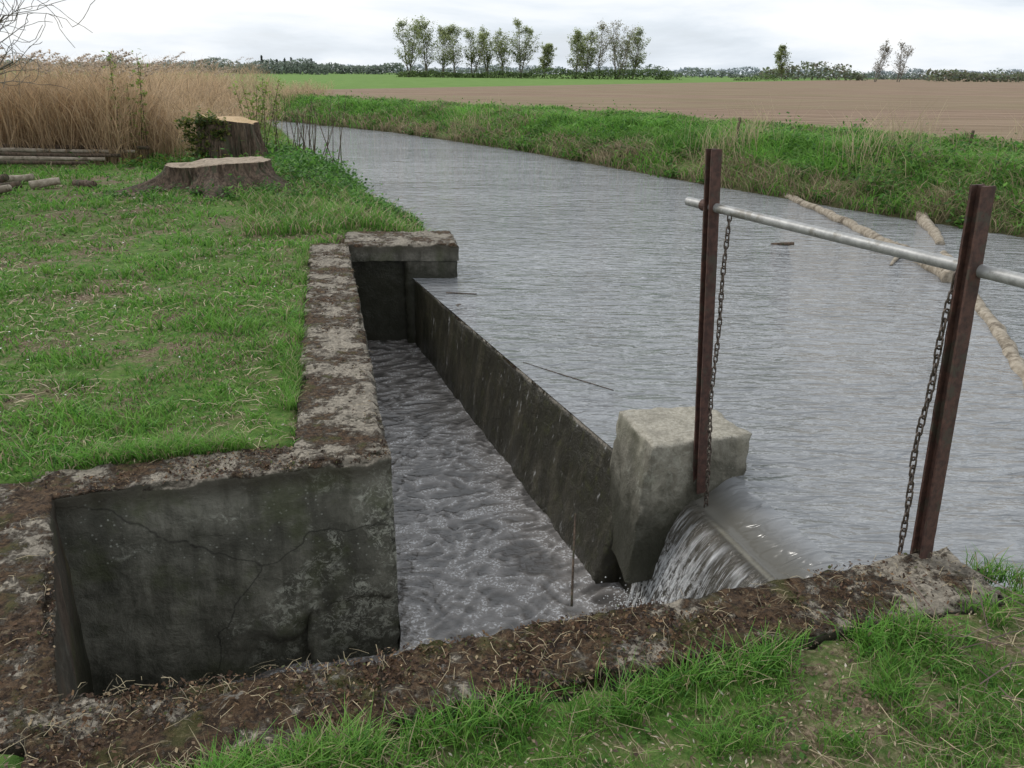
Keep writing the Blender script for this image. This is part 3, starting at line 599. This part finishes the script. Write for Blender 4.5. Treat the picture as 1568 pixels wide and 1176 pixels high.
leafobj('stump_undergrowth',[leafcloud(gpts(-3.4,11.1,.35,.25,50),.16,40,.05,nettle),leafcloud(gpts(-4.6,10.9,.7,.25,22),.09,30,.045,nettle),leafcloud(gpts(-5.4,15.3,1.0,.3,50),.2,36,.07,nettle+[(.2,.2,.04)])])
iv=[(-6.0+rng.uniform(0,.8),15.38+rng.uniform(-.05,.1),rng.uniform(.05,.8)) for _ in range(60)]
leafobj('stump_ivy',[leafcloud(iv,.11,30,.07,[(.06,.11,.025),(.14,.19,.045),(.22,.23,.06)],1)])
P,_=bank_pts(RIGHT[2:-2],560,-.2,5.5,1.3)
k=~inside(P[:,0],P[:,1],RIVER); P=P[k]; leafobj('far_bank_weeds',[leafcloud(np.column_stack([P,ground(P[:,0],P[:,1])]),rng.uniform(.12,.45,len(P)),60,.09,nettle+[(.14,.28,.05)])])
n=260; r=np.exp(rng.uniform(math.log(1.4),math.log(9),n)); a=rng.uniform(-.85,.7,n); X=r*np.sin(a);Y=r*np.cos(a); Z=ground(X,Y); k=(Z>-.2)&~wallmask(X,Y,.03); 
leafobj('lawn_weeds',[leafcloud(np.column_stack([X,Y,Z])[k],.035,14,.022,[(.09,.21,.04),(.13,.27,.05)],.4)])

# ------------------------------------------------------------ reeds
re=bpy.data.objects.new('reed_bed',None); sc.collection.objects.link(re)
n=9500; X=rng.uniform(-11.6,-4.6,n); Y=rng.uniform(16.2,36,n)
k=(~inside(X,Y,RIVER))&(~inside(X,Y,POND)); edge=-5.9-(Y-16)*.20; k&=(X<edge+rng.normal(0,.25,n)); X,Y=X[k],Y[k]
X2=rng.uniform(-11.8,-7.2,2600);Y2=rng.uniform(15.6,18,2600); X=np.r_[X,X2];Y=np.r_[Y,Y2]
X3=rng.uniform(-22,-10,5000);Y3=rng.uniform(26,48,5000);k3=(~inside(X3,Y3,RIVER)); X=np.r_[X,X3[k3]];Y=np.r_[Y,Y3[k3]]
n=len(X); Z=np.maximum(ground(X,Y),-.4)
hf=np.clip((-5.4-(Y-16)*.2-X)/2.2,.45,1.0); H=(1.15+.9*rng.uniform(0,1,n)*(.6+.8*fbm(X*.8,Y*.8,44)))*hf
RC=np.array([.60,.44,.28])*rng.uniform(.55,1.2,(n,1))
o=blades('reed_stems',np.stack([X,Y,Z],-1),H,np.full(n,.013),RC,M_grass,lean=.35,bend=.3); o.parent=re
k=rng.integers(0,n,26000); Zl=Z[k]+H[k]*rng.uniform(.1,.85,len(k)); 
o=blades('reed_leaves',np.stack([X[k]+rng.normal(0,.04,len(k)),Y[k]+rng.normal(0,.04,len(k)),Zl],-1),rng.uniform(.2,.45,len(k)),np.full(len(k),.014),np.array([.62,.46,.29])*rng.uniform(.5,1.25,(len(k),1)),M_grass,lean=1.3,bend=.8); o.parent=re
k=np.where((H>1.6))[0]; k=k[rng.uniform(0,1,len(k))<.08]; base_=np.column_stack([X[k]+.15,Y[k],Z[k]+H[k]*.92])
pl=np.concatenate([base_+np.array([dx,0,dz]) for dx,dz in ((0,0),(.05,.05),(.11,.08),(.17,.09))])
leafobj('reed_plumes',[leafcloud(pl,.035,9,.05,[(.62,.52,.42),(.52,.43,.34)],1)],parent=re)
tw=[]
for i in range(30):
    bx=-4.1+random.gauss(0,.35);by=17.3+random.gauss(0,.5); tx=bx+random.gauss(0,.2); tw.append(((bx,by,-.2),(tx,by,.55+random.random()*.7)))
V,F=tube(np.array([t[0] for t in tw]),np.array([t[1] for t in tw]),.012,.004,5); mesh_np('bare_twigs',V,F,M_bark)
def shoots(name,cx,cy,nst,hgt,sx):
    a0=[];a1=[];cl=[]
    for i in range(nst):
        bx=cx+random.gauss(0,sx*.5);by=cy+random.gauss(0,.2);hh_=hgt*random.uniform(.6,1.0);tx=bx+random.gauss(0,sx*.6)
        z=float(ground(np.array([bx]),np.array([by]))[0]); a0.append((bx,by,z));a1.append((tx,by,z+hh_))
        for q in range(9):
            f=.25+.75*q/8; cl.append((bx+(tx-bx)*f,by,z+hh_*f-.03))
    V,F=tube(np.array(a0),np.array(a1),.010,.004,5); o=mesh_np(name,V,F,M_bark)
    leafobj('shoot_leaves',[leafcloud(cl,.10,9,.075,[(.30,.40,.10),(.22,.32,.07)],1)],parent=o)
shoots('elder_shrub',-5.2,17.0,9,1.5,.3); shoots('elder_shrub',-7.3,16.3,5,2.0,.25)

# ------------------------------------------------------------ trees
def poplar(name,x,y,h,seed,dens=1.0,cols=((.36,.40,.19),(.30,.35,.15),(.43,.47,.24)),wide=.28,nb=52,leafs=.46):
    R=np.random.default_rng(seed); P0=[];P1=[];r0=[];r1=[];tips=[]
    def seg(a,b,ra,rb): P0.append(a);P1.append(b);r0.append(ra);r1.append(rb)
    nst=R.integers(1,3)
    for sidx in range(nst):
        p=np.array([x+R.normal(0,.3)*(sidx>0),y,-.1]); d=np.array([R.normal(0,.08)+.18*sidx,R.normal(0,.05),1.]); path=[p]; K=9
        for k in range(K): d=d+np.array([R.normal(0,.06),R.normal(0,.06),0]); d[:2]*=.9; p=p+d/np.linalg.norm(d)*h*(.95-.1*sidx)/K; path.append(p)
        tr=h*.015
        for k in range(K): seg(path[k],path[k+1],tr*(1-k/K*.9),tr*(1-(k+1)/K*.9))
        for b_ in range(nb//nst):
            f=R.uniform(.18,.97); k=int(f*K); q=path[k]+(path[min(k+1,K)]-path[k])*(f*K-k); prof=math.sin(min(1,(f-.02)/.93)*math.pi)**.6 if f<.92 else .35
            L=h*wide*prof*R.uniform(.6,1.2); az=R.uniform(0,2*np.pi); el=R.uniform(.3,1.0); d=np.array([math.cos(az)*math.cos(el),math.sin(az)*math.cos(el),math.sin(el)])
            br=tr*(1-f)*.4+.015
            for s in range(4):
                q2=q+d*L/4; seg(q,q2,br*(1-s*.22),br*(1-(s+1)*.22)); d=d+np.array([R.normal(0,.2),R.normal(0,.2),.18]); d/=np.linalg.norm(d)
                for t_ in range(3):
                    dd=d+R.normal(0,.6,3); dd/=np.linalg.norm(dd); q3=q2+dd*L*.28*R.uniform(.5,1.3); seg(q2,q3,.018,.006); 
                    if s>0 or R.uniform()<.3: tips.append(q3)
                q=q2
    V,F=tube(np.array(P0),np.array(P1),np.array(r0),np.array(r1),5)
    tree=mesh_np(name,V,F,M_trunk,smooth=True)
    tips=np.array(tips); gap=vn(tips[:,0]*.6,tips[:,2]*.6,seed)>.10; tips=tips[gap]
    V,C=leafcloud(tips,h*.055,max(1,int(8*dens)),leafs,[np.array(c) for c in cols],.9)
    mesh_np('foliage',V,np.arange(len(V)).reshape(-1,4),M_leaf,col=C,parent=tree); return tree
TREES=[(30.5,15.5,.9),(26,16.5,.9),(21.5,14.5,.8),(17,14,.8),(12.5,13.5,.8),(8,14,.8),(3.5,12.5,.7),(-1.5,15.5,1.0),(-8.6,10,.9),(-17,13,.9),(-20,13.5,.8),(-25,15.5,.4),(-28.5,16.5,.35),(-34,14,.8),(-31,12,.6)]
for i,(xx,h,dn) in enumerate(TREES):
    cols=((.36,.40,.19),(.30,.35,.15),(.43,.47,.24)) if dn>.5 else ((.42,.38,.30),(.38,.35,.27),(.40,.41,.26))
    poplar('poplar_tree',-xx,248+(i%3)*5,h,i+3,dn,cols)
poplar('poplar_tree',77,252,9.8,30,.8,wide=.24)
poplar('poplar_tree',105,255,11.5,31,.35,((.38,.36,.3),(.4,.38,.32)),wide=.22)
poplar('poplar_tree',113,258,11.5,32,.35,((.38,.36,.3),(.4,.38,.32)),wide=.22)
def band(x0,x1,y,hmin,hmax,n,size,cols,seed=0,gapf=.0):
    X=rng.uniform(x0,x1,n); w=hmax*2.2; hp=hmin+(hmax-hmin)*fbm(X/w,np.zeros(n)+seed,seed,3)**1.2*1.4
    g=vn(X/(w*2.2),np.zeros(n)+seed*2.3,seed+5); k=g>gapf; X,hp=X[k],hp[k]; n=len(X)
    Zc=.2+hp*rng.uniform(0,1,n)**.8; P=np.column_stack([X,y+rng.normal(0,hmax*.6,n),Zc]); return leafcloud(P,size*.3,1,size,cols,.3)
g_=[(.14,.21,.07),(.19,.27,.09),(.11,.16,.06)]; hz=[(.22,.27,.21),(.26,.30,.25),(.19,.23,.20)]; hz2=[(.36,.42,.45),(.40,.45,.48)]  # hz, hz2: aerial haze baked into leaf colour of the far bands
leafobj('hedge_row',[band(-33,44,246,.8,3.0,8000,.6,g_,2,.2),band(40,75,250,.4,1.8,1500,.5,g_,4,.5)])
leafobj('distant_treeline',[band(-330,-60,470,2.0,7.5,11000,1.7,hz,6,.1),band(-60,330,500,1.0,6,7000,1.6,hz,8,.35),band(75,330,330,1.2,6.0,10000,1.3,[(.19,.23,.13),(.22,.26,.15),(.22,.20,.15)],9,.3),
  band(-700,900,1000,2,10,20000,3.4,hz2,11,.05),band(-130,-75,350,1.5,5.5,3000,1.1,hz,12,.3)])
parts=[]
for i in range(9):
    xx=-122+i*3+rng.normal(0,.7); h=rng.uniform(5,8); 
    zz=rng.uniform(0,1,160); an=rng.uniform(0,6.28,160); rr=(1-zz)*h*.25*rng.uniform(.3,1,160)
    parts.append(leafcloud(np.column_stack([xx+rr*np.cos(an),420+rr*np.sin(an),.3+zz*h]),.3,2,.9,[(.08,.11,.085),(.10,.13,.10)],.4))
leafobj('distant_spruces',parts)

def willow(name,base,h,seed):
    R=np.random.default_rng(seed); S=[]; 
    def grow(p,d,L,r,dep,droop=.05):
        n=6 if dep<3 else 5
        for k in range(n):
            d=d+R.normal(0,.13+.03*dep,3); 
            if dep>=3: d[2]-=droop
            d/=np.linalg.norm(d); q=p+d*L/n; ra=r*(1-k/n*.65); rb=r*(1-(k+1)/n*.65); S.append((p,q,ra,rb)); p=q
            if dep<5 and k>0:
                for _ in range(2 if dep<4 else 1):
                    if R.uniform()<.8:
                        c=d+R.normal(0,.5,3); c/=np.linalg.norm(c); grow(p,c,L*R.uniform(.40,.6),rb*.5,dep+1,droop)
    b0=np.array(base,float)
    grow(b0,np.array([.1,0,1.]),h*.5,.2,1)
    for dz,dx,dy,L in ((1.7,1,.1,2.1),(2.1,.9,-.3,2.3),(2.5,1,.3,2.6),(1.4,1,.4,1.9)):
        d=np.array([dx,dy,.32]); grow(b0+np.array([.1,0,dz]),d/np.linalg.norm(d),L,.035,3,.0)
    V,F=tube(np.array([s[0] for s in S]),np.array([s[1] for s in S]),np.maximum([s[2] for s in S],.0045),np.maximum([s[3] for s in S],.0035),5)
    return mesh_np(name,V,F,M_trunk,smooth=True)
willow('bare_willow_tree',(-9.3,13.2,-.1),7.0,4)
for x,y,h in ((4.85,18.6,.6),(9.2,17.2,.4)):
    z=float(ground(np.array([x]),np.array([y]))[0]); log('wooden_peg',[(x,y,z-.1),(x+.03,y,z+h)],[.035,.03],sides=8,mat=M_bark)

# ------------------------------------------------------------ light
el=math.radians(38); az=math.radians(-55)
w=bpy.data.worlds.new('World'); sc.world=w; w.use_nodes=True; nt=w.node_tree; bg=nt.nodes['Background']
sky=nt.nodes.new('ShaderNodeTexSky'); sky.sky_type='NISHITA'; sky.sun_disc=False; sky.sun_elevation=el; sky.sun_rotation=az; sky.dust_density=3
tc=nt.nodes.new('ShaderNodeTexCoord'); mp=nt.nodes.new('ShaderNodeMapping'); mp.inputs['Scale'].default_value=(1,1,5.5); nt.links.new(tc.outputs['Generated'],mp.inputs[0])
c1=nz(nt,mp.outputs[0],2.2,7,.55,.3); c2=nz(nt,mp.outputs[0],5,5,.6)
cl=mixc(nt,ramp(nt,c1,.38,.62),(8.4,9.2,10.1),(10.9,10.9,10.8)); cl=mixc(nt,math_(nt,'MULTIPLY',ramp(nt,c2,.45,.7),.3),cl,(9.2,9.7,10.3))
col=mixc(nt,ramp(nt,c1,.30,.50,.74,.97),sky.outputs[0],cl)
setin(nt,bg,'Color',col); bg.inputs['Strength'].default_value=.10
sl=bpy.data.lights.new('sun','SUN'); sl.energy=1.5; sl.angle=math.radians(12); sl.color=(1,.96,.90); so=bpy.data.objects.new('sun',sl); sc.collection.objects.link(so)
dv=Vector((math.sin(az)*math.cos(el),math.cos(az)*math.cos(el),math.sin(el))); so.rotation_euler=dv.to_track_quat('Z','Y').to_euler()

# ------------------------------------------------------------ camera
cd=bpy.data.cameras.new('camera'); cam=bpy.data.objects.new('camera',cd); sc.collection.objects.link(cam); sc.camera=cam
cd.sensor_width=36; cd.lens=28.7; cd.clip_end=5000; cd.clip_start=.05
cam.matrix_world=Matrix.Translation((0,0,1.65))@Matrix.Rotation(math.radians(90-20.85),4,'X')@Matrix.Rotation(math.radians(.6),4,'Z')
